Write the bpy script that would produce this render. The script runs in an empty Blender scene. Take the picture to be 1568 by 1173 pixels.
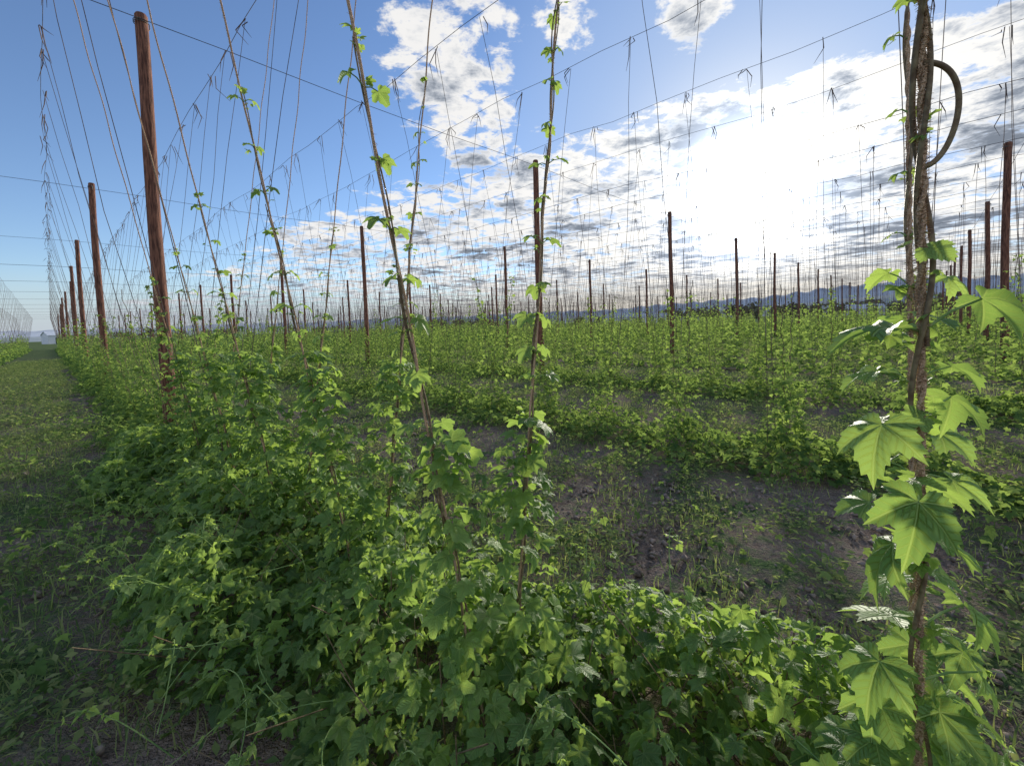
import bpy, math, numpy as np
from mathutils import Vector, Matrix
rng = np.random.default_rng(7)
scene = bpy.context.scene
# ------------------------------------------------------------------ frame of the hop yard
RH = np.array([-0.7263, 0.6874]); NH = np.array([0.6874, 0.7263])
ROWANG = math.atan2(RH[1], RH[0])
CAMH = 1.55; TOPH = 5.95; PLSP = 1.07
def P(t, n, h=0.0):
    t = np.asarray(t, float); n = np.asarray(n, float)
    h = np.broadcast_to(np.asarray(h, float), np.broadcast(t, n).shape)
    t, n = np.broadcast_arrays(t, n)
    return np.stack([t*RH[0]+n*NH[0], t*RH[1]+n*NH[1], h], -1)
def row_n(k):
    return 1.1+4.1*k if k <= 2 else 9.3+4.38*(k-2)
def vnoise(x, y, s=1.0, seed=0):
    r = np.random.default_rng(100+seed); out = 0
    for i in range(7):
        a = r.uniform(0, 6.28); f = s*r.uniform(.6, 2.6); ph = r.uniform(0, 6.28)
        out = out + np.sin((x*math.cos(a)+y*math.sin(a))*f+ph)/(1+.5*i)
    return out/2.6
# ------------------------------------------------------------------ mesh builder
class B:
    def __init__(s): s.v=[]; s.f=[]; s.a=[]; s.m=[]; s.n=0
    def add(s, V, F, A=None, mi=0):
        V=np.asarray(V,float).reshape(-1,3); F=np.asarray(F,int).reshape(-1,3)
        if A is None: A=np.zeros_like(V)
        s.v.append(V); s.f.append(F+s.n); s.a.append(np.asarray(A,float).reshape(-1,3)); s.m.append(np.full(len(F),mi)); s.n+=len(V)
    def obj(s, name, mats, parent=None, smooth=True, link=True):
        V=np.concatenate(s.v); F=np.concatenate(s.f); A=np.concatenate(s.a); M=np.concatenate(s.m)
        me=bpy.data.meshes.new(name)
        me.vertices.add(len(V)); me.vertices.foreach_set('co',V.ravel().astype(np.float32))
        me.loops.add(len(F)*3); me.loops.foreach_set('vertex_index',F.ravel().astype(np.int32))
        me.polygons.add(len(F)); me.polygons.foreach_set('loop_start',(np.arange(len(F))*3).astype(np.int32))
        me.polygons.foreach_set('material_index',M.astype(np.int32))
        me.polygons.foreach_set('use_smooth',np.full(len(F),smooth))
        at=me.attributes.new('leafco','FLOAT_VECTOR','POINT'); at.data.foreach_set('vector',A.ravel().astype(np.float32))
        for m in mats: me.materials.append(m)
        me.update(calc_edges=True); me.validate()
        if not link: return me
        return mkobj(name, me, parent)
def mkobj(name, data, parent=None):
    o=bpy.data.objects.new(name,data); scene.collection.objects.link(o)
    if parent: o.parent=parent
    return o
def unit(v): return v/np.maximum(np.linalg.norm(v,axis=-1,keepdims=True),1e-9)
def segtubes(b, P0, P1, r0, r1=None, ns=3, rnd=None, mi=0):
    P0=np.asarray(P0,float).reshape(-1,3); P1=np.asarray(P1,float).reshape(-1,3); K=len(P0)
    if K==0: return
    r0=np.broadcast_to(np.asarray(r0,float),(K,)); r1=r0 if r1 is None else np.broadcast_to(np.asarray(r1,float),(K,))
    d=unit(P1-P0); ref=np.where(np.abs(d[:,2:3])>.9,np.array([[1.,0,0]]),np.array([[0,0,1.]]))
    u=unit(np.cross(d,ref)); w=np.cross(d,u)
    an=np.arange(ns)*2*math.pi/ns
    ring=u[:,None]*np.cos(an)[None,:,None]+w[:,None]*np.sin(an)[None,:,None]
    V=np.concatenate([P0[:,None]+ring*r0[:,None,None],P1[:,None]+ring*r1[:,None,None]],1)
    i=np.arange(ns); j=(i+1)%ns
    F=np.concatenate([np.stack([i,j,j+ns],1),np.stack([i,j+ns,i+ns],1)])
    F=F[None]+(np.arange(K)*2*ns)[:,None,None]
    A=np.zeros((K,2*ns,3)); A[...,2]=(rng.random(K) if rnd is None else rnd)[:,None]
    b.add(V,F,A,mi)
def tube(b, pts, rad, ns=6, mi=0, rnd=.5):
    pts=np.asarray(pts,float); n=len(pts); rad=np.broadcast_to(np.asarray(rad,float),(n,))
    d=unit(np.gradient(pts,axis=0)); u=np.zeros((n,3)); ref=np.array([1.,0,0]) if abs(d[0,2])>.7 else np.array([0,0,1.])
    for i in range(n):
        ref=ref-d[i]*np.dot(ref,d[i]); ref=ref/max(np.linalg.norm(ref),1e-6); u[i]=ref
    w=np.cross(d,u); an=np.arange(ns)*2*math.pi/ns
    V=pts[:,None]+(u[:,None]*np.cos(an)[None,:,None]+w[:,None]*np.sin(an)[None,:,None])*rad[:,None,None]
    i=np.arange(ns); j=(i+1)%ns
    F=np.concatenate([np.stack([i,j,j+ns],1),np.stack([i,j+ns,i+ns],1)])
    F=F[None]+(np.arange(n-1)*ns)[:,None,None]
    A=np.zeros((n*ns,3)); A[:,2]=rnd
    b.add(V,F,A,mi)
# ------------------------------------------------------------------ leaf templates
def leaf_tmpl(na, rings, serr=.05, droop=.25, fold=.12, three=False, seed=0, cut=.42):
    lob=[(0,1.0,30),(-52,.84,28),(52,.86,28),(-108,.58,32),(108,.58,32)]
    if three: lob=[(0,1.0,40),(-62,.74,38),(62,.76,38),(-120,.44,32),(120,.44,32)]
    ph=np.linspace(-152,152,na)
    for L in lob:
        ph[np.argmin(abs(ph-L[0]))]=L[0]
    R=np.full(na,.25)
    for (c,L,w) in lob: R=np.maximum(R,L*(1-cut*(abs(ph-c)/w)**1.15))
    R=R*(1+serr*np.where(np.arange(na)%2==0,1,-1)*(na>20))
    dm=np.min([abs(ph-c)/w for (c,L,w) in lob],axis=0)
    V=[[0,0,0]]; F=[]
    rad=np.radians(ph)
    for f in rings:
        x=R*f*np.sin(rad); y=R*f*np.cos(rad); rr=np.hypot(x,y)
        z=-droop*rr**2+fold*np.clip(dm,0,1)*rr+.10*abs(x)+.03*np.sin(5*x+seed)*np.cos(4*y+seed*2)
        V+=list(np.stack([x,y,z],1))
    for i in range(na-1): F.append([0,2+i,1+i])
    for k in range(len(rings)-1):
        a=1+k*na; c=a+na
        for i in range(na-1): F.append([a+i,a+i+1,c+i+1]); F.append([a+i,c+i+1,c+i])
    return np.array(V,float),np.array(F,int)
HERO=[leaf_tmpl(61,[.3,.6,.85,1.],.06,d,f,th,s,.37) for d,f,th,s in [(.4,.22,False,0),(.6,.20,False,1),(.3,.26,True,2)]]
HI=[leaf_tmpl(31,[.55,1.],.055,d,f,th,s) for d,f,th,s in [(.35,.2,False,0),(.55,.18,False,1),(.2,.26,True,2)]]
MID=[leaf_tmpl(21,[1.],.06,d,f,th,s) for d,f,th,s in [(.3,.15,False,3),(.55,.12,False,4),(.2,.2,True,5)]]
LOW=[leaf_tmpl(9,[1.],0,.3,.1,False,6),leaf_tmpl(7,[1.],0,.5,.1,True,7)]
SMALL=(np.array([[0,0,0],[.25,.45,.05],[0,1,-.1],[-.25,.45,.05]],float),np.array([[0,1,2],[0,2,3]]))
def leaves(b, pos, out, nrm, size, tmpls, rnd=None, mi=0, g=None):
    g=g or rng
    pos=np.asarray(pos); K=len(pos)
    if K==0: return
    size=np.broadcast_to(size,(K,)); rnd=g.random(K) if rnd is None else np.broadcast_to(rnd,(K,))
    y=unit(out); x=unit(np.cross(y,nrm)); z=np.cross(x,y)
    ch=g.integers(0,len(tmpls),K)
    for c,(TV,TF) in enumerate(tmpls):
        s=np.where(ch==c)[0]
        if len(s)==0: continue
        sx=size[s]*g.uniform(.85,1.12,len(s))
        V=pos[s,None]+x[s,None]*(TV[None,:,0:1]*sx[:,None,None])+y[s,None]*(TV[None,:,1:2]*size[s,None,None])+z[s,None]*(TV[None,:,2:3]*size[s,None,None]*g.uniform(.5,1.6,len(s))[:,None,None])
        F=TF[None]+(np.arange(len(s))*len(TV))[:,None,None]
        A=np.broadcast_to(TV[None],(len(s),)+TV.shape).copy(); A[...,2]=rnd[s,None]
        b.add(V,F,A,mi)
def rdirs(K, tilt=.5, g=None):
    g=g or rng
    a=g.uniform(0,2*math.pi,K); dz=g.normal(-.35,.35,K)
    out=unit(np.stack([np.cos(a),np.sin(a),dz],1))
    nrm=unit(np.stack([g.normal(0,tilt,K),g.normal(0,tilt,K),np.ones(K)],1))
    return out,nrm
# ------------------------------------------------------------------ materials
def newmat(name):
    m=bpy.data.materials.new(name); m.use_nodes=True; nt=m.node_tree; nt.nodes.clear()
    return m,nt
class NT:
    def __init__(s,nt): s.nt=nt
    def n(s,t,**k):
        nd=s.nt.nodes.new(t)
        for a,b in k.items(): setattr(nd,a,b)
        return nd
    def L(s,a,b): s.nt.links.new(a,b)
    def inp(s,nd,i,v):
        if isinstance(v,bpy.types.NodeSocket): s.L(v,nd.inputs[i])
        elif v is not None:
            nd.inputs[i].default_value=v
    def m(s,op,a,b=None,c=None,clamp=False):
        nd=s.n('ShaderNodeMath',operation=op,use_clamp=clamp); s.inp(nd,0,a); s.inp(nd,1,b); s.inp(nd,2,c); return nd.outputs[0]
    def sm(s,v,a,b,lo=0.,hi=1.):
        nd=s.n('ShaderNodeMapRange',interpolation_type='SMOOTHSTEP'); s.inp(nd,0,v); s.inp(nd,1,a); s.inp(nd,2,b); s.inp(nd,3,lo); s.inp(nd,4,hi); return nd.outputs[0]
    def mix(s,f,a,b,bt='MIX'):
        nd=s.n('ShaderNodeMix',data_type='RGBA',blend_type=bt)
        s.inp(nd,0,f)
        for i,v in ((6,a),(7,b)):
            if isinstance(v,tuple): v=v if len(v)==4 else v+(1,)
            s.inp(nd,i,v)
        return nd.outputs[2]
    def noise(s,vec,scale,detail=3,rough=.5,dist=0):
        nd=s.n('ShaderNodeTexNoise'); s.inp(nd,'Vector',vec); nd.inputs['Scale'].default_value=scale; nd.inputs['Detail'].default_value=detail
        nd.inputs['Roughness'].default_value=rough; nd.inputs['Distortion'].default_value=dist; return nd.outputs[0]
    def bump(s,h,st,dist=.01):
        nd=s.n('ShaderNodeBump'); s.inp(nd,'Height',h); nd.inputs['Strength'].default_value=st; nd.inputs['Distance'].default_value=dist; return nd.outputs[0]
def leafmat(name, dark, mid, light, trans, veins=True, tf=.44, rgh=.5, spec=.35):
    m,nt=newmat(name); q=NT(nt)
    at=q.n('ShaderNodeAttribute',attribute_name='leafco'); sp=q.n('ShaderNodeSeparateXYZ'); q.L(at.outputs['Vector'],sp.inputs[0])
    rnd=sp.outputs[2]
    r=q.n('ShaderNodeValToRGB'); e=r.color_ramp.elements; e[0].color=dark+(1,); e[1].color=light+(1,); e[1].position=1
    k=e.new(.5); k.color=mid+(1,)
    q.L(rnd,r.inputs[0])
    col=r.outputs[0]; nrm=None
    if veins:
        ax=q.m('ABSOLUTE',sp.outputs[0]); y=sp.outputs[1]; vm=None; sec=None
        for a in (0,52,108):
            s_,c_=math.sin(math.radians(a)),math.cos(math.radians(a))
            d=q.m('ABSOLUTE',q.m('SUBTRACT',q.m('MULTIPLY',ax,c_),q.m('MULTIPLY',y,s_)))
            al=q.m('ADD',q.m('MULTIPLY',ax,s_),q.m('MULTIPLY',y,c_))
            ok=q.m('GREATER_THAN',al,0.0)
            v=q.m('MULTIPLY',q.sm(d,.010,.03,1,0),ok)
            vm=v if vm is None else q.m('MAXIMUM',vm,v)
            near=q.m('MULTIPLY',q.sm(d,.12,.30,1,0),ok)
            w=q.m('MULTIPLY',q.sm(q.m('ABSOLUTE',q.m('SINE',q.m('MULTIPLY',q.m('SUBTRACT',al,q.m('MULTIPLY',d,.9)),24.))),0.0,.5,1,0),near)
            sec=w if sec is None else q.m('MAXIMUM',sec,w)
        ve=q.m('MAXIMUM',vm,q.m('MULTIPLY',sec,.5))
        col=q.mix(q.m('MULTIPLY',ve,.55),col,(.29,.38,.16))
        nrm=q.bump(q.m('SUBTRACT',1.0,ve),1.,.008)
        p=q.n('ShaderNodeBsdfPrincipled'); q.L(col,p.inputs['Base Color']); p.inputs['Roughness'].default_value=rgh
        p.inputs['Specular IOR Level'].default_value=spec; q.L(nrm,p.inputs['Normal'])
    else:
        p=q.n('ShaderNodeBsdfDiffuse'); q.L(col,p.inputs[0])
    t=q.n('ShaderNodeBsdfTranslucent'); q.L(q.mix(.5,q.mix(1.,col,(3.1,2.9,1.5),'MULTIPLY'),trans),t.inputs[0])
    mx=q.n('ShaderNodeMixShader'); mx.inputs[0].default_value=tf; q.L(p.outputs[0],mx.inputs[1]); q.L(t.outputs[0],mx.inputs[2])
    o=q.n('ShaderNodeOutputMaterial'); q.L(mx.outputs[0],o.inputs[0]); return m
def rough(name, c1, c2, scale=20, stretch=(1,1,1), r=.85, b=.4, spec=.2, bd=.01, det=4):
    m,nt=newmat(name); q=NT(nt)
    tc=q.n('ShaderNodeTexCoord'); mp=q.n('ShaderNodeMapping'); q.L(tc.outputs['Object'],mp.inputs[0]); mp.inputs['Scale'].default_value=stretch
    nz=q.noise(mp.outputs[0],scale,det,.6)
    if spec>0:
        p=q.n('ShaderNodeBsdfPrincipled'); p.inputs['Roughness'].default_value=r; p.inputs['Specular IOR Level'].default_value=spec
    else: p=q.n('ShaderNodeBsdfDiffuse')
    q.L(q.mix(q.sm(nz,.35,.65),c1,c2),p.inputs[0])
    if b>0: q.L(q.bump(nz,b,bd),p.inputs['Normal'])
    o=q.n('ShaderNodeOutputMaterial'); q.L(p.outputs[0],o.inputs[0]); return m
M_leafN=leafmat('hop_leaf_near',(.055,.12,.045),(.135,.24,.08),(.27,.40,.125),(.45,.59,.11))
M_leafF=leafmat('hop_leaf_row',(.05,.105,.042),(.12,.20,.068),(.225,.315,.11),(.38,.49,.11),veins=False)
M_grass=leafmat('grass_blade',(.08,.14,.06),(.165,.235,.095),(.33,.36,.17),(.38,.47,.15),veins=False,tf=.4)
M_stem=rough('bine_stem',(.14,.09,.055),(.25,.19,.11),60,r=.6,b=.3,det=2)
M_gstem=rough('green_petiole',(.16,.26,.09),(.28,.38,.14),30,spec=0,b=0,det=1)
M_twine=rough('coir_twine',(.46,.28,.17),(.72,.50,.34),300,(1,1,1),spec=0,b=.8,det=2)
M_twf=rough('weathered_twine',(.10,.07,.06),(.20,.15,.13),3,spec=0,b=0,det=1)
M_wire=rough('steel_wire',(.06,.06,.07),(.13,.12,.13),5,spec=0,b=0,det=1)
M_pole=rough('treated_pole_wood',(.085,.036,.026),(.28,.125,.08),9,(5,5,.5),.8,.6,bd=.02)
M_iron=rough('galvanised_fitting',(.10,.10,.10),(.2,.19,.18),40,r=.5,b=.1)
# ground
m,nt=newmat('field_soil'); q=NT(nt)
geo=q.n('ShaderNodeNewGeometry'); pos=geo.outputs['Position']
n1=q.noise(pos,.9,4,.65); n2=q.noise(pos,11,4,.7); n3=q.noise(pos,70,2,.7)
soil=q.mix(q.sm(n2,.3,.7),(.19,.15,.125),(.38,.31,.265))
soil=q.mix(q.sm(n3,.35,.7,0,.7),soil,(.135,.103,.085))
green=q.mix(q.sm(n3,.3,.7),(.055,.10,.04),(.14,.20,.08))
gm=q.sm(q.m('ADD',q.m('MULTIPLY',n1,.6),q.m('MULTIPLY',n2,.4)),.47,.60)
ln=q.n('ShaderNodeVectorMath',operation='LENGTH'); q.L(pos,ln.inputs[0])
gm=q.m('MAXIMUM',gm,q.sm(ln.outputs['Value'],14,70,0,.85))
p=q.n('ShaderNodeBsdfDiffuse'); q.L(q.mix(gm,soil,green),p.inputs[0])
q.L(q.bump(q.m('ADD',n2,q.m('MULTIPLY',n3,.35)),1.,.07),p.inputs['Normal'])
o=q.n('ShaderNodeOutputMaterial'); q.L(p.outputs[0],o.inputs[0]); M_ground=m
M_clod=rough('soil_clod',(.15,.12,.10),(.35,.285,.245),20,spec=0,b=0,det=1)
# ------------------------------------------------------------------ ground
b=B(); S=9000
xs=np.concatenate([[-S,-600,-60],np.linspace(-14,14,85),[60,600,S]]); gx,gy=np.meshgrid(xs,xs,indexing='ij'); 
rr=np.hypot(gx,gy); gz=np.where(rr<16,.035*vnoise(gx,gy,2.2,5)+.02*vnoise(gx,gy,7,6),0)*np.clip((16-rr)/4,0,1)
V=np.stack([gx,gy,gz],-1).reshape(-1,3); nn=len(xs); F=[]
ii,jj=np.meshgrid(np.arange(nn-1),np.arange(nn-1),indexing='ij'); a=(ii*nn+jj).ravel()
F=np.concatenate([np.stack([a,a+nn,a+nn+1],1),np.stack([a,a+nn+1,a+1],1)])
b.add(V,F); b.obj('ground',[M_ground])
# soil clods
b=B(); K=14000; t=rng.uniform(-4,10,K); n=np.where(rng.random(K)<.75,rng.uniform(2.2,4.3,K),rng.uniform(-3,.2,K)); r=.006+.026*rng.random(K)**3; c=P(t,n,r*.3)
OC=np.array([[1,0,0],[0,1,0],[-1,0,0],[0,-1,0],[0,0,.8],[0,0,-.8]],float)
OF=np.array([[0,1,4],[1,2,4],[2,3,4],[3,0,4],[1,0,5],[2,1,5],[3,2,5],[0,3,5]])
V=c[:,None]+(OC[None]+rng.normal(0,.22,(K,6,3)))*r[:,None,None]; b.add(V,OF[None]+(np.arange(K)*6)[:,None,None]); b.obj('soil_clods',[M_clod])
# ------------------------------------------------------------------ poles
def pole(t,n,r=.082):
    g=np.random.default_rng(int(abs(t*31+n*17))+3)
    H=TOPH+g.uniform(-.05,.08); b=B(); zs=np.concatenate([[-.4],np.linspace(0,H,14)]); ns=20
    pts=np.stack([.012*np.sin(zs*1.3+g.uniform(0,6)),.012*np.cos(zs*1.1+g.uniform(0,6)),zs],1)
    rad=r*(1.08-.028*zs)*(1+.02*g.normal(size=len(zs)))
    tube(b,pts,rad,ns,0)
    top=pts[-1]; an=np.arange(ns)*2*math.pi/ns
    V=np.concatenate([top+np.stack([np.cos(an),np.sin(an),0*an],1)*rad[-1]*.99,top+np.array([0,0,.025])+np.stack([np.cos(an),np.sin(an),0*an],1)*rad[-1]*.8,[top+np.array([0,0,.03])]])
    i=np.arange(ns); j=(i+1)%ns
    F=np.concatenate([np.stack([i,j,j+ns],1),np.stack([i,j+ns,i+ns],1),np.stack([i+ns,j+ns,np.full(ns,2*ns)],1)])
    b.add(V,F,mi=0)
    th=np.linspace(0,4*math.pi,40); zc=H-.12
    tube(b,np.stack([np.cos(th)*(rad[-1]+.006),np.sin(th)*(rad[-1]+.006),zc+th*.004],1),.005,5,1)
    tube(b,np.array([[rad[-1]+.0,0,zc-.06],[rad[-1]+.02,0,zc-.03],[rad[-1]+.02,0,zc+.03],[rad[-1],0,zc+.06]]),.007,5,1)
    o=b.obj('wooden_pole',[M_pole,M_iron]); o.location=tuple(P(t,n)); o.rotation_euler=(g.normal(0,.002),g.normal(0,.002),g.uniform(0,6.28))
KMAX=22; TMAX=120
for k in range(-2,KMAX,2):
    for j in range(-2,12):
        t=7.75+9.65*j; n=row_n(k)
        if t<-.35*max(n,0)-6 or n<-.2*t-3: continue
        if abs(n)<2 and -3<t<1: continue
        if (k,j)==(0,0): pole(t+.05,n,.080)
        elif (k,j)==(4,-1): pole(t+.28,n,.084)
        else: pole(t+rng.normal(0,.06),n+rng.normal(0,.06))
# ------------------------------------------------------------------ trellis wires
b=B(); TP=7.75+9.65*np.arange(-3,13)
WH=TOPH-.12
for k in range(-3,KMAX):
    for off in (-.95,.95):
        n=row_n(k)+off; r=.0045 if k<3 else (.007 if k<8 else .011)
        ts=np.arange(-22,TMAX,PLSP) ; fr=((ts-7.75)/9.65)%1
        ts=ts[ts>-.35*max(n,0)-6]; fr=((ts-7.75)/9.65)%1
        sag=-.10*np.sin(fr*math.pi)**1 + .022*rng.normal(size=len(ts))
        pts=P(ts,n+.03*np.sin(ts),WH+sag)
        segtubes(b,pts[:-1],pts[1:],r)
for j,t in enumerate(TP):
    nn_=np.array([row_n(k)+o for k in range(-3,KMAX) for o in (-.95,0,.95)])
    sag=np.array([ (0 if (k%2==0) else -.04) for k in range(-3,KMAX) for o in (-.95,0,.95)])
    pts=P(t,nn_,WH+.04+sag); segtubes(b,pts[:-1],pts[1:],.0055 if j<6 else .009,ns=4)
b.obj('trellis_wires',[M_wire])
# ------------------------------------------------------------------ strings
b=B(); frays=B()
for k in range(-3,KMAX):
    ts=np.arange(-21*PLSP,TMAX,PLSP) ; n0=row_n(k)
    keep=(ts>-.3*max(n0,0)-5)
    if k<0: keep&=(ts>6)
    if k==0: keep&=(ts>3.9)|(ts<-.5)
    ts=ts[keep]
    for off in (-.95,.95):
        K=len(ts); r=.0038 if k<3 else (.0055 if k<8 else .0085)
        base=P(ts+rng.normal(0,.06,K),n0+rng.normal(0,.07,K),.05); fr=((ts-7.75)/9.65)%1
        top=P(ts+rng.normal(0,.14,K),n0+off,WH-.10*np.sin(fr*math.pi))
        sel=rng.random(K)<.97
        rr=np.where(ts>30,r*1.4,r)
        bow=rng.normal(0,.05,(K,3)); ns_=6
        pp=[base+(top-base)*(i/ns_)+bow*math.sin(math.pi*i/ns_)+(rng.normal(0,.010,(K,3)) if 0<i<ns_ else 0) for i in range(ns_+1)]
        for i in range(ns_): segtubes(b,pp[i][sel],pp[i+1][sel],rr[sel])
        if k<7:
            for rep in range(3):
                s=(rng.random(K)<.8)&(ts<42); q0=top[s]+np.stack([rng.normal(0,.03,s.sum()),rng.normal(0,.03,s.sum()),np.zeros(s.sum())],1)
                l=rng.uniform(.08,.48,s.sum())
                q1=q0+np.stack([rng.normal(0,.05,s.sum()),rng.normal(0,.05,s.sum()),-l*.5],1); q2=q1+np.stack([rng.normal(0,.07,s.sum()),rng.normal(0,.07,s.sum()),-l*.5],1)
                segtubes(frays,q0,q1,.0075 if k<3 else .010); segtubes(frays,q1,q2,.0065,.002)
b.obj('climbing_strings',[M_twf]); frays.obj('frayed_twine_ends',[M_twf])
# ------------------------------------------------------------------ generic row plants
def plant(g, bb, x0, nl, tm, size, H, bush=(.5,.42,.55), up=.8, fb=.50):
    K=int(nl*fb)
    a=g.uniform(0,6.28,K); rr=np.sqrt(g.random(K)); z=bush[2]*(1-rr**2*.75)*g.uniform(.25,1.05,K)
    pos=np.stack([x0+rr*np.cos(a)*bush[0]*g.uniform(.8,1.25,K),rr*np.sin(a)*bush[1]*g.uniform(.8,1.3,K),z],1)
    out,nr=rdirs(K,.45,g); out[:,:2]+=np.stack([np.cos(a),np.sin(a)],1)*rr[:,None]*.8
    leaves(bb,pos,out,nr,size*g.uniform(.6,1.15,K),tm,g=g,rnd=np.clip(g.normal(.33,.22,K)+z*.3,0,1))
    K=int(nl*(.92-fb)); h=.25+(H-.25)*g.random(K)**1.05; a=g.uniform(0,6.28,K); rad=(.17*(1-h/(H*1.2))+.045)*g.uniform(.4,1.2,K)
    sd=np.where(g.random(K)<.5,-1,1)
    pos=np.stack([x0+np.cos(a)*rad+g.normal(0,.02,K),np.sin(a)*rad+sd*.95*h/5.6,h],1)
    out,nr=rdirs(K,.5,g); out[:,:2]+=np.stack([np.cos(a),np.sin(a)],1)*.9
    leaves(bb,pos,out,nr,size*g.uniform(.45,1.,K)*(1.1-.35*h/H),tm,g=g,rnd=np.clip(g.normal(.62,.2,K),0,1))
    K=nl-int(nl*.92); h=H+g.random(K)**1.6*up; sd=np.where(g.random(K)<.5,-1,1)
    pos=np.stack([x0+g.normal(0,.03,K),sd*.95*h/5.6+g.normal(0,.025,K),h],1)
    out,nr=rdirs(K,.5,g); leaves(bb,pos,out,nr,size*g.uniform(.35,.7,K),tm,g=g,rnd=np.clip(g.normal(.6,.2,K),0,1))
mids=[]
for i in range(9):
    g=np.random.default_rng(50+i); bb=B(); plant(g,bb,0,980,MID,.062*g.uniform(.9,1.1),g.uniform(1.15,1.6),(.66,g.uniform(.48,.68),g.uniform(.28,.50)),.6,.48)
    for sd in (-1,1):
        h=np.linspace(.1,2.1,34); tube(bb,np.stack([.012*np.cos(h*20),sd*.95*h/5.6+.012*np.sin(h*20),h],1),.004,4,1)
    mids.append(bb.obj('hop_plant_mid',[M_leafF,M_stem],link=False))
chunks=[]; fchunks=[]
for i in range(6):
    g=np.random.default_rng(80+i); bb=B(); b2=B()
    for p_ in range(9):
        plant(g,bb,(p_+.5)*PLSP+g.normal(0,.08),230,LOW,.10,g.uniform(1.1,1.8),(.6,g.uniform(.4,.65),g.uniform(.32,.5)),.7,.45)
        plant(g,b2,(p_+.5)*PLSP+g.normal(0,.08),80,LOW[1:],.17,g.uniform(1.1,1.8),(.6,.6,.5))
    chunks.append(bb.obj('hop_row_chunk',[M_leafF],link=False)); fchunks.append(b2.obj('hop_row_far',[M_leafF],link=False))
rowsE=mkobj('hop_plant_rows',None); 
for k in range(-3,KMAX):
    n0=row_n(k)
    for c in range(-3,12):
        t0=c*9*PLSP-.5*PLSP; tc=t0+4.8
        if tc<-.3*max(n0,0)-7: continue
        if k<0 and tc<4: continue
        if n0<-.2*tc-6: continue
        near=(k in (0,1,2) and -1<=c<=1)
        if k==0 and c==-1: continue
        if near:
            for p_ in range(9):
                t=t0+(p_+.5)*PLSP
                if k==0 and t<5.5: continue
                o=mkobj('hop_plant_in_row',mids[rng.integers(len(mids))],rowsE); o.location=tuple(P(t+rng.normal(0,.07),n0+rng.normal(0,.06)))
                s=rng.uniform(.8,1.15); o.scale=(s,s,s*rng.uniform(.85,1.05)); o.rotation_euler=(0,0,ROWANG+(math.pi if rng.random()<.5 else 0)+rng.normal(0,.1))
        else:
            far=(n0>30 or tc>35)
            o=mkobj('hop_row_section',(fchunks if far else chunks)[rng.integers(6)],rowsE)
            if rng.random()<.5: o.location=tuple(P(t0,n0)); o.rotation_euler=(0,0,ROWANG)
            else: o.location=tuple(P(t0+9*PLSP,n0)); o.rotation_euler=(0,0,ROWANG+math.pi)
            o.scale=(1,rng.uniform(.9,1.1),rng.uniform(.9,1.12))
# ------------------------------------------------------------------ near row undergrowth
def Hm(t,n):
    e=np.clip(1-((n-1.05-.10*np.sin(t*1.7))/(.78+.14*np.sin(t*2.3+1)))**2,0,1)
    return np.maximum(e**.6*(.44+.30*vnoise(t,n*1.4,2.8,2)),.02)
b=B(); g=rng
def mass(K,t0,t1,tm,size,n0=.15,n1=2.05):
    t=g.uniform(t0,t1,K); n=g.uniform(n0,n1,K); H=Hm(t,n); ok=H>.07; t,n,H=t[ok],n[ok],H[ok]; K=len(t)
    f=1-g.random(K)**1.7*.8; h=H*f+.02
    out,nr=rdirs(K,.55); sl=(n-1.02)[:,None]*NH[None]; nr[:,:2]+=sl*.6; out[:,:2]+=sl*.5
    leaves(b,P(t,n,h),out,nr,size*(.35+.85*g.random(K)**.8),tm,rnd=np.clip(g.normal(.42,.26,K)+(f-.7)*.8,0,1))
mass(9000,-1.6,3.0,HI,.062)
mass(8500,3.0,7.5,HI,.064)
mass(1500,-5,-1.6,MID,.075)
K=320; t=g.uniform(-1.5,5,K); n=g.uniform(.3,1.8,K); h=Hm(t,n)
segtubes(b,P(t,n,.02),P(t+g.normal(0,.2,K),n+g.normal(0,.2,K),h*1.0),.003,.002,4,mi=1)
for i in range(200):
    t0=g.uniform(-.9,6); n0=g.choice([g.uniform(.1,.6),g.uniform(.8,2.0)]); a=g.uniform(0,6.28); L=g.uniform(.15,.6); s=np.linspace(0,1,18)
    h0=max(Hm(np.array(t0),np.array(n0))*.85,.1); up=g.uniform(.05,.30); cu=g.uniform(-2.6,2.6)
    x=np.cumsum(np.cos(a+cu*s))*L/18; y=np.cumsum(np.sin(a+cu*s))*L/18
    pts=P(t0+x,n0+y,h0+up*np.sin(s*g.uniform(1.6,3.3))); tube(b,pts,np.linspace(.0026,.0011,18),4,2)
    K=8; ix=g.integers(4,18,K); out,nr=rdirs(K); leaves(b,pts[ix],out,nr,g.uniform(.010,.036,K),MID,rnd=.9)
b.obj('hop_undergrowth',[M_leafN,M_stem,M_gstem])
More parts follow.
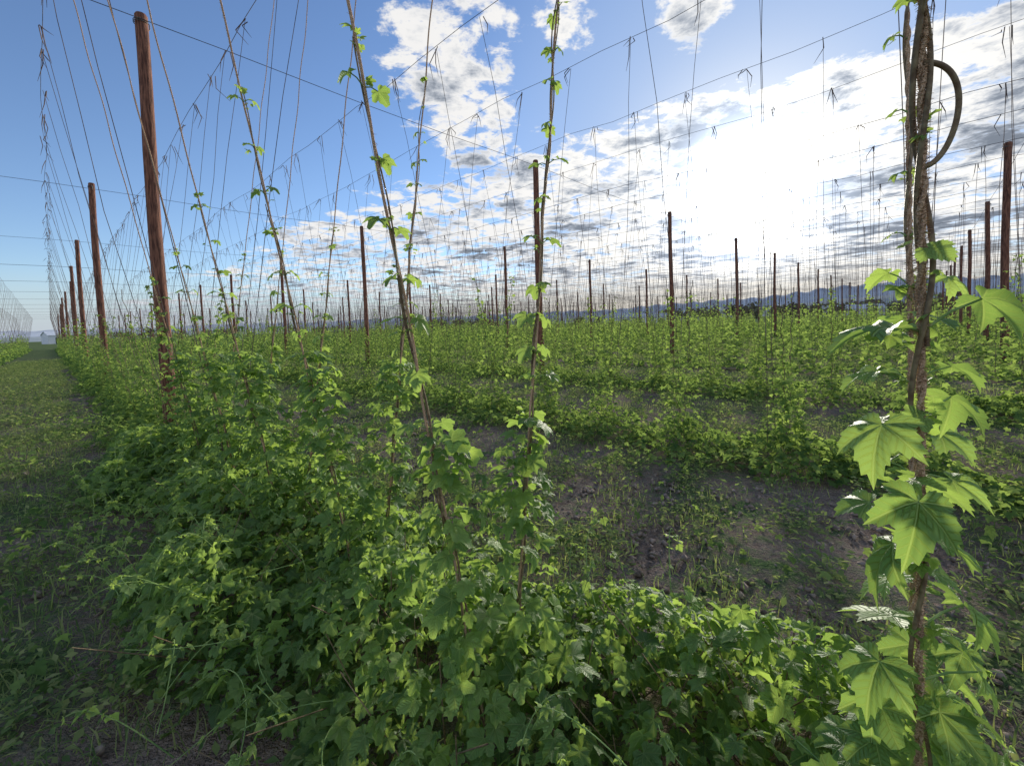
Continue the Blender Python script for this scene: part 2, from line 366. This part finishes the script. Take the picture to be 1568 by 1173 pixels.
# ------------------------------------------------------------------ near individual plants (row 0)
def spiral(base,top,h0,h1,turns,r,ph,extra=0,npm=60):
    s=np.linspace(h0,h1,int((h1-h0)*npm)+8); d=(top-base); ax=base+d*((s-base[2])/d[2])[:,None]
    rr=r*(1+.35*np.sin(s*5+ph)+extra*np.clip(np.sin(s*2.1+ph*2),0,1)**4)
    an=ph+s*turns*6.283
    return ax+np.stack([np.cos(an)*rr,np.sin(an)*rr,0*s],1)
def near_plant(t,n,tips,lush,seed,leafsize=.062,colH=1.15,nbush=120):
    g=np.random.default_rng(seed); E=mkobj('hop_plant',None); LB=B(); SB=B(); TB=B()
    base=P(t,n,.03); TMP=HERO if lush else HI
    for side,(off,tip) in enumerate(zip((-1.0,.93),tips)):
        bs=base+P(0,(.01 if lush else .04)*(-1 if side==0 else 1),0); top=P(t+((.01,.085)[side] if lush else g.normal(0,.03)),n+off,WH-.05)
        d=top-bs
        if lush:
            for ply in (0,1): tube(TB,spiral(bs,top,.03,WH-.05,11,.0026,ply*math.pi,0,110),.0033,6)
        else:
            h=np.linspace(.03,WH-.05,90); tube(TB,bs+d*((h-.03)/(WH-.08))[:,None]+np.stack([.004*np.sin(h*9),.004*np.cos(h*7),0*h],1),.0042,6)
        K=6000 if lush else 500
        hh=g.uniform(.3,2.0 if lush else 3.2,K); p0=bs+d*((hh-.03)/(WH-.08))[:,None]; dv=unit(g.normal(0,1,(K,3)))*g.uniform(.006,.012,K)[:,None]
        segtubes(TB,p0,p0+dv,.0007,.0003,3)
        for q_ in range(1 if (lush and side==1) else 2):
            e=tip*(1-.18*q_); pts=spiral(bs,top,(.05 if not (lush and side==1) else 1.55) if not (lush and q_==1) else 1.5,e,(1.6+.35*q_)*(1.5 if lush else 1),.0075 if not lush else .0085,q_*2.9+side,1.0 if lush else .7)
            tube(SB,pts,np.linspace(.0040,.0022,len(pts)) if not lush else np.linspace(.0030,.0036,len(pts)),6)
        if lush and side==0:
            th=np.linspace(-math.pi/2,math.pi/2,30); hs=1.805+.062*np.sin(th); ax2=bs+d*((hs-.03)/(WH-.08))[:,None]
            offx=.036*np.cos(th); pts=ax2+np.stack([offx,-offx*.3,.006*np.cos(th*2)],1)
            tube(SB,pts,.0034,8)
        hn=.32+g.uniform(0,.1)
        while hn<tip:
            c=bs+d*((hn-.03)/(WH-.08)); a0=g.uniform(0,6.28); up_=hn>1.62
            fade=np.clip(1-(hn-1.2)/3.2,.62,1) if not lush else (1.0 if not up_ else .42)
            for a in (a0,a0+math.pi+g.normal(0,.3)):
                if g.random()<((.08 if hn<1.7 else .2) if not lush else (.05 if not up_ else .5)): continue
                pl=g.uniform(.03,.075)*fade*(1.15 if lush else 1); dr=np.array([math.cos(a),math.sin(a),g.uniform(.1,.7)]); dr/=np.linalg.norm(dr)
                pe=c+dr*pl; pm=c+dr*pl*.5+np.array([0,0,.006])
                tube(SB,np.array([c,pm,pe]),[.0022,.0018,.0014],5,1)
                out=np.array([[math.cos(a+g.normal(0,.3)),math.sin(a+g.normal(0,.3)),g.uniform(-.8,-.05)]])
                nr=np.array([[math.cos(a)*.35+g.normal(0,.25),math.sin(a)*.35+g.normal(0,.25)-.12,1.]])
                leaves(LB,pe[None],out,nr,leafsize*fade*g.uniform(.75,1.15),TMP,rnd=np.array([np.clip(g.normal(.7,.18),0,1)]),g=g)
            K=5 if (lush and not up_) else 3; o2,n2_=rdirs(K,.6,g); o2[:,2]+=.4; leaves(LB,np.repeat(c[None],K,0)+g.normal(0,.014,(K,3)),o2,n2_,leafsize*fade*g.uniform(.25,.6,K),HI,rnd=.8,g=g)
            hn+=g.uniform(.09,.135) if (lush and not up_) else g.uniform(.10,.16)*(1.0 if hn<1.6 else 1.3)
        c=bs+d*((tip-.03)/(WH-.08)); K=6; o2,n2_=rdirs(K,.6,g); o2[:,2]+=1; leaves(LB,np.repeat(c[None],K,0)+g.normal(0,.012,(K,3)),o2,n2_,g.uniform(.012,.03,K),HI,rnd=.9,g=g)
    K=nbush; h=.3+(colH-.3)*g.random(K)**1.1; a=g.uniform(0,6.28,K); rad=(.16*(1-h/(colH*1.25))+.035)*g.uniform(.4,1.2,K)
    sd=np.where(g.random(K)<.5,-1,1)
    pos=base[None]+np.stack([np.cos(a)*rad,np.sin(a)*rad,h],1)+P(0*h,sd*.95*h/5.9,0)
    out,nr=rdirs(K,.4,g); out[:,:2]+=np.stack([np.cos(a),np.sin(a)],1)*1.1; nr[:,:2]+=np.stack([np.cos(a),np.sin(a)],1)*.5
    leaves(LB,pos,out,nr,leafsize*g.uniform(.55,1.1,K),HI,rnd=np.clip(g.normal(.6,.22,K),0,1),g=g)
    LB.obj('leaves',[M_leafN],E); SB.obj('bine_stems',[M_stem,M_gstem],E); TB.obj('coir_twine',[M_twine],E)
near_plant(0.0,1.1,(3.4,3.0),True,11,.076,.9,80)
near_plant(1.07,1.0,(2.3,3.7),False,12,.062,1.2,260)
near_plant(2.14,1.1,(2.6,3.0),False,13,.062,1.35,380)
near_plant(3.21,1.1,(2.4,2.3),False,14,.064,1.4,400)
near_plant(4.28,1.12,(2.2,2.3),False,15,.066,1.4,380)
near_plant(5.35,1.08,(2.1,2.4),False,16,.068,1.35,350)
near_plant(-1.07,1.15,(2.1,2.3),False,17,.07,1.0,100)
# ------------------------------------------------------------------ weeds & grass
GE=mkobj('grass_and_weeds',None)
def blades(bb,pos,L,g):
    K=len(pos); a=g.uniform(0,6.28,K); lean=g.uniform(.3,1.3,K); w=g.uniform(.0012,.003,K)*(1+L*4)
    dr=np.stack([np.cos(a),np.sin(a),0*a],1); sdv=np.stack([-np.sin(a),np.cos(a),0*a],1); up=np.array([0,0,1.])
    p1=pos+dr*(L*lean*.3)[:,None]+up*(L*.55)[:,None]; p2=pos+dr*(L*lean)[:,None]+up*(L*(1-.45*lean))[:,None]
    V=np.stack([pos-sdv*w[:,None],pos+sdv*w[:,None],p1-sdv*w[:,None]*.8,p1+sdv*w[:,None]*.8,p2],1)
    F=np.array([[0,1,3],[0,3,2],[2,3,4]])[None]+(np.arange(K)*5)[:,None,None]
    A=np.zeros((K,5,3)); A[...,2]=g.random(K)[:,None]; bb.add(V,F,A)
def forbs(bb,pos,g,sz=.022,per=9,hh=.12):
    K=len(pos)
    S=g.uniform(.5,1.6,K)
    for i in range(per):
        a=g.uniform(0,6.28,K); h=g.uniform(.01,hh,K)*S; r=g.uniform(.005,.055,K)*S
        p_=pos+np.stack([np.cos(a)*r,np.sin(a)*r,h],1); out=np.stack([np.cos(a),np.sin(a),g.uniform(-.2,.8,K)],1); nr=np.stack([g.normal(0,.4,K),g.normal(0,.4,K),np.ones(K)],1)
        leaves(bb,p_,out,nr,sz*S*g.uniform(.6,1.5,K),[SMALL],g=g)
bb=B()
K=120000; t=rng.uniform(-4,11,K); n=rng.uniform(-5,8.6,K); d=np.hypot(t,n)
w=vnoise(t,n,1.8,9)*.6+vnoise(t,n,5,10)*.6
dens=np.clip(.28+w*1.2+np.where(n<.2,.6,0)+np.where((n>1.4)&(n<2.6),.6,0),.03,1)
k_=(rng.random(K)<dens)&(d>.5); t,n=t[k_],n[k_]; K=len(t)
L=rng.uniform(.03,.12,K)*np.where((n<.1),1.5,1.)*np.where((n>1.4)&(n<2.6),1.4,1.)
blades(bb,P(t,n,0.0),L,rng)
K=50000; t=rng.uniform(-4,11,K); n=rng.uniform(-5,8.6,K); w=vnoise(t,n,2.2,12)*.6+vnoise(t,n,6,10)*.7
k_=(rng.random(K)<np.clip(.31+w*1.6+np.where((n>1.4)&(n<2.6),.6,0)+np.where(n<.2,.4,0),.02,1))&(np.hypot(t,n)>.5); t,n=t[k_],n[k_]
forbs(bb,P(t,n,0.0),rng,.028,8,.11)
bb.obj('weeds_near',[M_grass],GE)
bb=B(); 
for k in range(0,3):
    K=6500; t=rng.uniform(-4,12,K); n=row_n(k)+rng.normal(0,.88,K); ok=(vnoise(t,n,3.,20+k)>-.12); t,n=t[ok],n[ok]; K=len(t); out,nr=rdirs(K,.4)
    leaves(bb,P(t,n,rng.uniform(.03,.24,K)),out,nr,rng.uniform(.03,.06,K),MID)
bb.obj('creeping_hop_leaves',[M_leafF],GE)
tufts=[]
for i in range(3):
    g=np.random.default_rng(200+i); q2=B(); K=1700; x=g.uniform(-1.5,1.5,K); y=g.uniform(-1.3,1.3,K); w=vnoise(x,y,3,30+i); kk=w>-.2
    blades(q2,np.stack([x,y,0*x],1)[kk],g.uniform(.06,.18,kk.sum()),g); K=560; x=g.uniform(-1.5,1.5,K); y=g.uniform(-1.3,1.3,K); kk=vnoise(x,y,3,34+i)>-.2; forbs(q2,np.stack([x,y,0*x],1)[kk],g,.045,7,.13)
    tufts.append(q2.obj('weed_patch',[M_grass],link=False))
for k in range(-2,7):
    nm=(row_n(k)+row_n(k+1))/2
    for t in np.arange(-6,50,2.7):
        if -4<t<10.5 and -5<nm<8.6: continue
        if t<-.3*max(nm,0)-4: continue
        o=mkobj('weed_patch',tufts[rng.integers(3)],GE); o.location=tuple(P(t,nm+rng.normal(0,.2))); o.rotation_euler=(0,0,ROWANG+(math.pi if rng.random()<.5 else 0))
# ------------------------------------------------------------------ far background
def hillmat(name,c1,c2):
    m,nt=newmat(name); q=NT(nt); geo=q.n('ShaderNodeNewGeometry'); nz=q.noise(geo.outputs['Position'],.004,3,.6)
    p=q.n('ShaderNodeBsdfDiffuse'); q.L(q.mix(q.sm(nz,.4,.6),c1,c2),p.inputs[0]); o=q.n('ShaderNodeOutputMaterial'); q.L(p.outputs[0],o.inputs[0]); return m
def hills(name,dist,prof,mat,seed,depth=1200):
    az=np.radians(np.linspace(-75,75,400)); g=np.random.default_rng(seed)
    deg=np.degrees(az); el=np.interp(deg,*zip(*prof)); nz=sum(np.sin(deg*f*.35+g.uniform(0,6))/f**1.5 for f in (1,2.1,3.7,6.3,11))*.18
    el=np.maximum(el*(1+.28*nz),.05)
    b=B(); rows=[]
    for f,dd in ((0,-depth*.5),(.35,-depth*.33),(.7,-depth*.16),(1,0),(.5,depth*.5)):
        D=dist+dd; z=dist*np.tan(np.radians(el))*f*(1+.05*np.sin(deg*3+f*9)); rows.append(np.stack([np.sin(az)*D,np.cos(az)*D,z-2],1))
    V=np.concatenate(rows); n_=400; F=[]
    i=np.arange(n_-1)
    for r in range(4): a=r*n_+i; F+= [np.stack([a,a+1,a+n_+1],1),np.stack([a,a+n_+1,a+n_],1)]
    b.add(V,np.concatenate(F)); b.obj(name,[mat])
hills('distant_hills',7000,[(-75,.8),(-46,1.0),(-30,1.2),(-10,1.4),(0,1.5),(12,1.6),(22,1.9),(35,2.6),(42,3.0),(48,3.0),(60,2.6),(75,2)],hillmat('hazy_hills',(.48,.52,.57),(.54,.58,.63)),3)  # distance haze is painted into the pale blue-grey hill colours
hills('low_foothills',4500,[(-75,.3),(-40,.5),(-15,.8),(0,.8),(15,.9),(28,1.1),(36,1.5),(45,1.7),(75,1.5)],hillmat('hazy_foothills',(.33,.37,.38),(.39,.43,.43)),4)  # foothill colours also carry painted aerial haze, no volume
M_tree=rough('distant_tree_foliage',(.10,.11,.07),(.20,.19,.11),.5,spec=0,b=0,det=1)
b=B(); g=np.random.default_rng(5)
def tree(x,y,H,W):
    segtubes(b,[[x,y,0]],[[x,y,H*.55]],H*.03,H*.015,5)
    K=150; th=g.uniform(0,6.28,K); ph=g.uniform(-1,1,K); r=g.random(K)**.4*(1+.3*np.sin(th*3)); s=np.sqrt(1-ph**2)
    c=np.stack([x+W*r*s*np.cos(th),y+W*r*s*np.sin(th),H*.58+H*.42*r*ph],1); d1=unit(g.normal(size=(K,3))); d2=unit(np.cross(d1,g.normal(size=(K,3)))); sz=H*.075*g.uniform(.6,1.5,K)[:,None]
    V=np.stack([c+d1*sz,c+d2*sz,c-d1*sz,c-d2*sz],1); F=np.array([[0,1,2],[0,2,3]])[None]+(np.arange(K)*4)[:,None,None]; b.add(V,F)
for az0,az1,cnt_,D0,D1,h0,h1 in ((-47,-30,26,360,480,4,8),(-30,-12,20,420,560,4,7),(-11,-3,34,300,380,5,8),(-3,18,40,380,520,4,7),(17,45,110,260,380,5,9),(45,60,30,260,340,5,9)):
    for i in range(cnt_):
        a=math.radians(g.uniform(az0,az1)); D=g.uniform(D0,D1); H=g.uniform(h0,h1); tree(math.sin(a)*D,math.cos(a)*D,H,H*g.uniform(.35,.6))
b.obj('distant_treeline',[M_tree],smooth=False)
M_wall=rough('painted_shed_wall',(.62,.63,.66),(.74,.75,.77),2,spec=0,b=0); M_roof=rough('metal_shed_roof',(.5,.54,.6),(.66,.69,.73),2,r=.45,b=.1); M_dark=rough('shed_opening',(.04,.04,.045),(.07,.07,.07),2,spec=0,b=0)
def shed(az,D,L,W,H,rot):
    b=B(); x,y,z=L/2,W/2,H
    V=[[-x,-y,0],[x,-y,0],[x,y,0],[-x,y,0],[-x,-y,z],[x,-y,z],[x,y,z],[-x,y,z],[-x,0,z+W*.22],[x,0,z+W*.22]]
    b.add(V,[[0,1,5],[0,5,4],[2,3,7],[2,7,6],[1,2,6],[1,6,5],[3,0,4],[3,4,7],[5,6,9],[4,8,7]],mi=0)
    e=.4; zr=z+W*.22
    V=[[-x-e,-y-e,z-.12],[x+e,-y-e,z-.12],[x+e,0,zr+.06],[-x-e,0,zr+.06],[-x-e,y+e,z-.12],[x+e,y+e,z-.12]]
    b.add(V,[[0,1,2],[0,2,3],[3,2,5],[3,5,4]],mi=1)
    nd=max(2,int(L/7))
    for i in range(nd):
        cx=-x+L*(i+.5)/nd; w=1.4 
        V=[[cx-w,-y-.03,0],[cx+w,-y-.03,0],[cx+w,-y-.03,H*.7],[cx-w,-y-.03,H*.7]]; b.add(V,[[0,1,2],[0,2,3]],mi=2)
    o=b.obj('farm_shed',[M_wall,M_roof,M_dark],smooth=False); a=math.radians(az); o.location=(math.sin(a)*D,math.cos(a)*D,0); o.rotation_euler=(0,0,rot-a)
shed(14.5,250,22,10,3.4,.15); shed(18,255,16,9,3.2,.1); shed(21,300,26,11,3.5,-.1); shed(-45.6,330,16,9,4.5,.3); shed(-9,330,18,8,3,.2); shed(38,280,24,10,3.5,.1)
# ------------------------------------------------------------------ sky / light
SAZ=math.radians(28.4); SEL=math.radians(14.2)
SD=(math.sin(SAZ)*math.cos(SEL),math.cos(SAZ)*math.cos(SEL),math.sin(SEL))
w=bpy.data.worlds.new('World'); scene.world=w; w.use_nodes=True; nt=w.node_tree; nt.nodes.clear(); q=NT(nt)
sky=q.n('ShaderNodeTexSky',sky_type='NISHITA'); sky.sun_disc=False; sky.sun_elevation=SEL; sky.sun_rotation=SAZ; sky.air_density=1.0; sky.dust_density=.1; sky.ozone_density=2.0
tc=q.n('ShaderNodeTexCoord'); D=tc.outputs['Generated']; sp=q.n('ShaderNodeSeparateXYZ'); q.L(D,sp.inputs[0]); X,Y,Z=sp.outputs
Zc=q.m('MAXIMUM',Z,0.0); den=q.m('ADD',Zc,.07)
px=q.m('DIVIDE',X,den); py=q.m('DIVIDE',Y,den)
cv=q.n('ShaderNodeCombineXYZ'); q.L(px,cv.inputs[0]); q.L(py,cv.inputs[1]); PV=cv.outputs[0]
dt=q.n('ShaderNodeVectorMath',operation='DOT_PRODUCT'); q.L(D,dt.inputs[0]); dt.inputs[1].default_value=SD; ds=q.m('MAXIMUM',dt.outputs['Value'],0.0)
big=q.noise(PV,1.1,2,.5,.3); cell=q.noise(PV,6.0,5,.66,.2)
bank=q.sm(q.m('ADD',q.m('ADD',py,q.m('MULTIPLY',px,.72)),q.m('MULTIPLY',q.m('SUBTRACT',big,.5),1.6)),1.45,2.5)
bank=q.m('MULTIPLY',bank,q.sm(px,-3.5,-.3,.84,1.0))
bank=q.m('MAXIMUM',bank,q.sm(Y,.1,-.3,0,.85))  # unseen cloud cover added behind the camera to raise the front fill
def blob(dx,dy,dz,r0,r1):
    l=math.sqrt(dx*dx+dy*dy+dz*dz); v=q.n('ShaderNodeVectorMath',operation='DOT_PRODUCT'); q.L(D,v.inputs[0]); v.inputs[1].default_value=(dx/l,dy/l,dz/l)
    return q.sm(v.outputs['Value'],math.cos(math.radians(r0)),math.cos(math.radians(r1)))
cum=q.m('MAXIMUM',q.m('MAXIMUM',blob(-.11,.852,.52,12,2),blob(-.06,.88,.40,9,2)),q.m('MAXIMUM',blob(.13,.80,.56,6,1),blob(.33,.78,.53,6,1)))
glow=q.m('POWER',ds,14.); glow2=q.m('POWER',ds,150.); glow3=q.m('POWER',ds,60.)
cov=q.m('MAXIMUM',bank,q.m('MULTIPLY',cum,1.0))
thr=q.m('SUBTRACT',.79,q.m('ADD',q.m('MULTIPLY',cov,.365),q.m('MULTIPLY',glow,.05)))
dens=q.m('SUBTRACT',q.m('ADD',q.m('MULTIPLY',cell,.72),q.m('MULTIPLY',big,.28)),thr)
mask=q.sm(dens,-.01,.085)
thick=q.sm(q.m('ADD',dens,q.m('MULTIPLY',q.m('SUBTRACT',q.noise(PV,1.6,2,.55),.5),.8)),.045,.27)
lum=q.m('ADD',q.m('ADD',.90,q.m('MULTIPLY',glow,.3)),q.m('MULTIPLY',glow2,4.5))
lum=q.m('ADD',lum,q.sm(Y,.1,-.4,0,.5))  # added rear clouds brightened as well, to strengthen the fill
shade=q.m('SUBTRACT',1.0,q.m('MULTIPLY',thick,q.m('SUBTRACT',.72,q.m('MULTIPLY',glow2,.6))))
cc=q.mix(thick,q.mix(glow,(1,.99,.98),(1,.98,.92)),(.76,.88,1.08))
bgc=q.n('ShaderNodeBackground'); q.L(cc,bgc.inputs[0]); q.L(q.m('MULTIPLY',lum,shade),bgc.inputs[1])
skc=q.mix(1.,sky.outputs[0],(1.15,1.22,1.46),'MULTIPLY')
skc=q.mix(q.m('MULTIPLY',q.sm(ds,.80,1.0),.8),skc,(3.2,4.3,6.3))
skc=q.mix(glow3,skc,(9.5,9.6,9.4))
bgs=q.n('ShaderNodeBackground'); q.L(skc,bgs.inputs[0]); bgs.inputs[1].default_value=.13
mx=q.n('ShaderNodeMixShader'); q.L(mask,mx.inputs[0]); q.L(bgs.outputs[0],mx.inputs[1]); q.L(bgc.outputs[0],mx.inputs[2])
bgh=q.n('ShaderNodeBackground'); q.L(q.mix(q.sm(ds,.55,.98),(.68,.79,.95),(1.,.92,.78)),bgh.inputs[0]); q.L(q.m('ADD',.70,q.m('MULTIPLY',glow,.3)),bgh.inputs[1])
mh=q.n('ShaderNodeMixShader'); q.L(q.m('MULTIPLY',q.sm(Z,.0,.13,1,0),.88),mh.inputs[0]); q.L(mx.outputs[0],mh.inputs[1]); q.L(bgh.outputs[0],mh.inputs[2])
wo=q.n('ShaderNodeOutputWorld'); q.L(mh.outputs[0],wo.inputs[0])
sl=bpy.data.lights.new('sun','SUN'); sl.energy=5.0; sl.angle=math.radians(7); sl.color=(1,.93,.80)
so=mkobj('sun',sl); so.rotation_euler=Vector(SD).to_track_quat('Z','Y').to_euler()
# ------------------------------------------------------------------ camera
cam=bpy.data.cameras.new('camera'); co=mkobj('camera',cam); scene.camera=co
cam.sensor_width=36; cam.lens=667/1568*36; cam.shift_y=-58/1568; cam.clip_start=.02; cam.clip_end=20000
co.matrix_world=Matrix.Translation((0,0,CAMH))@Matrix.Rotation(math.radians(90-2.65),4,'X')@Matrix.Rotation(-.035,4,'Z')
scene.view_settings.view_transform='Standard'; scene.view_settings.look='None'; scene.view_settings.exposure=0
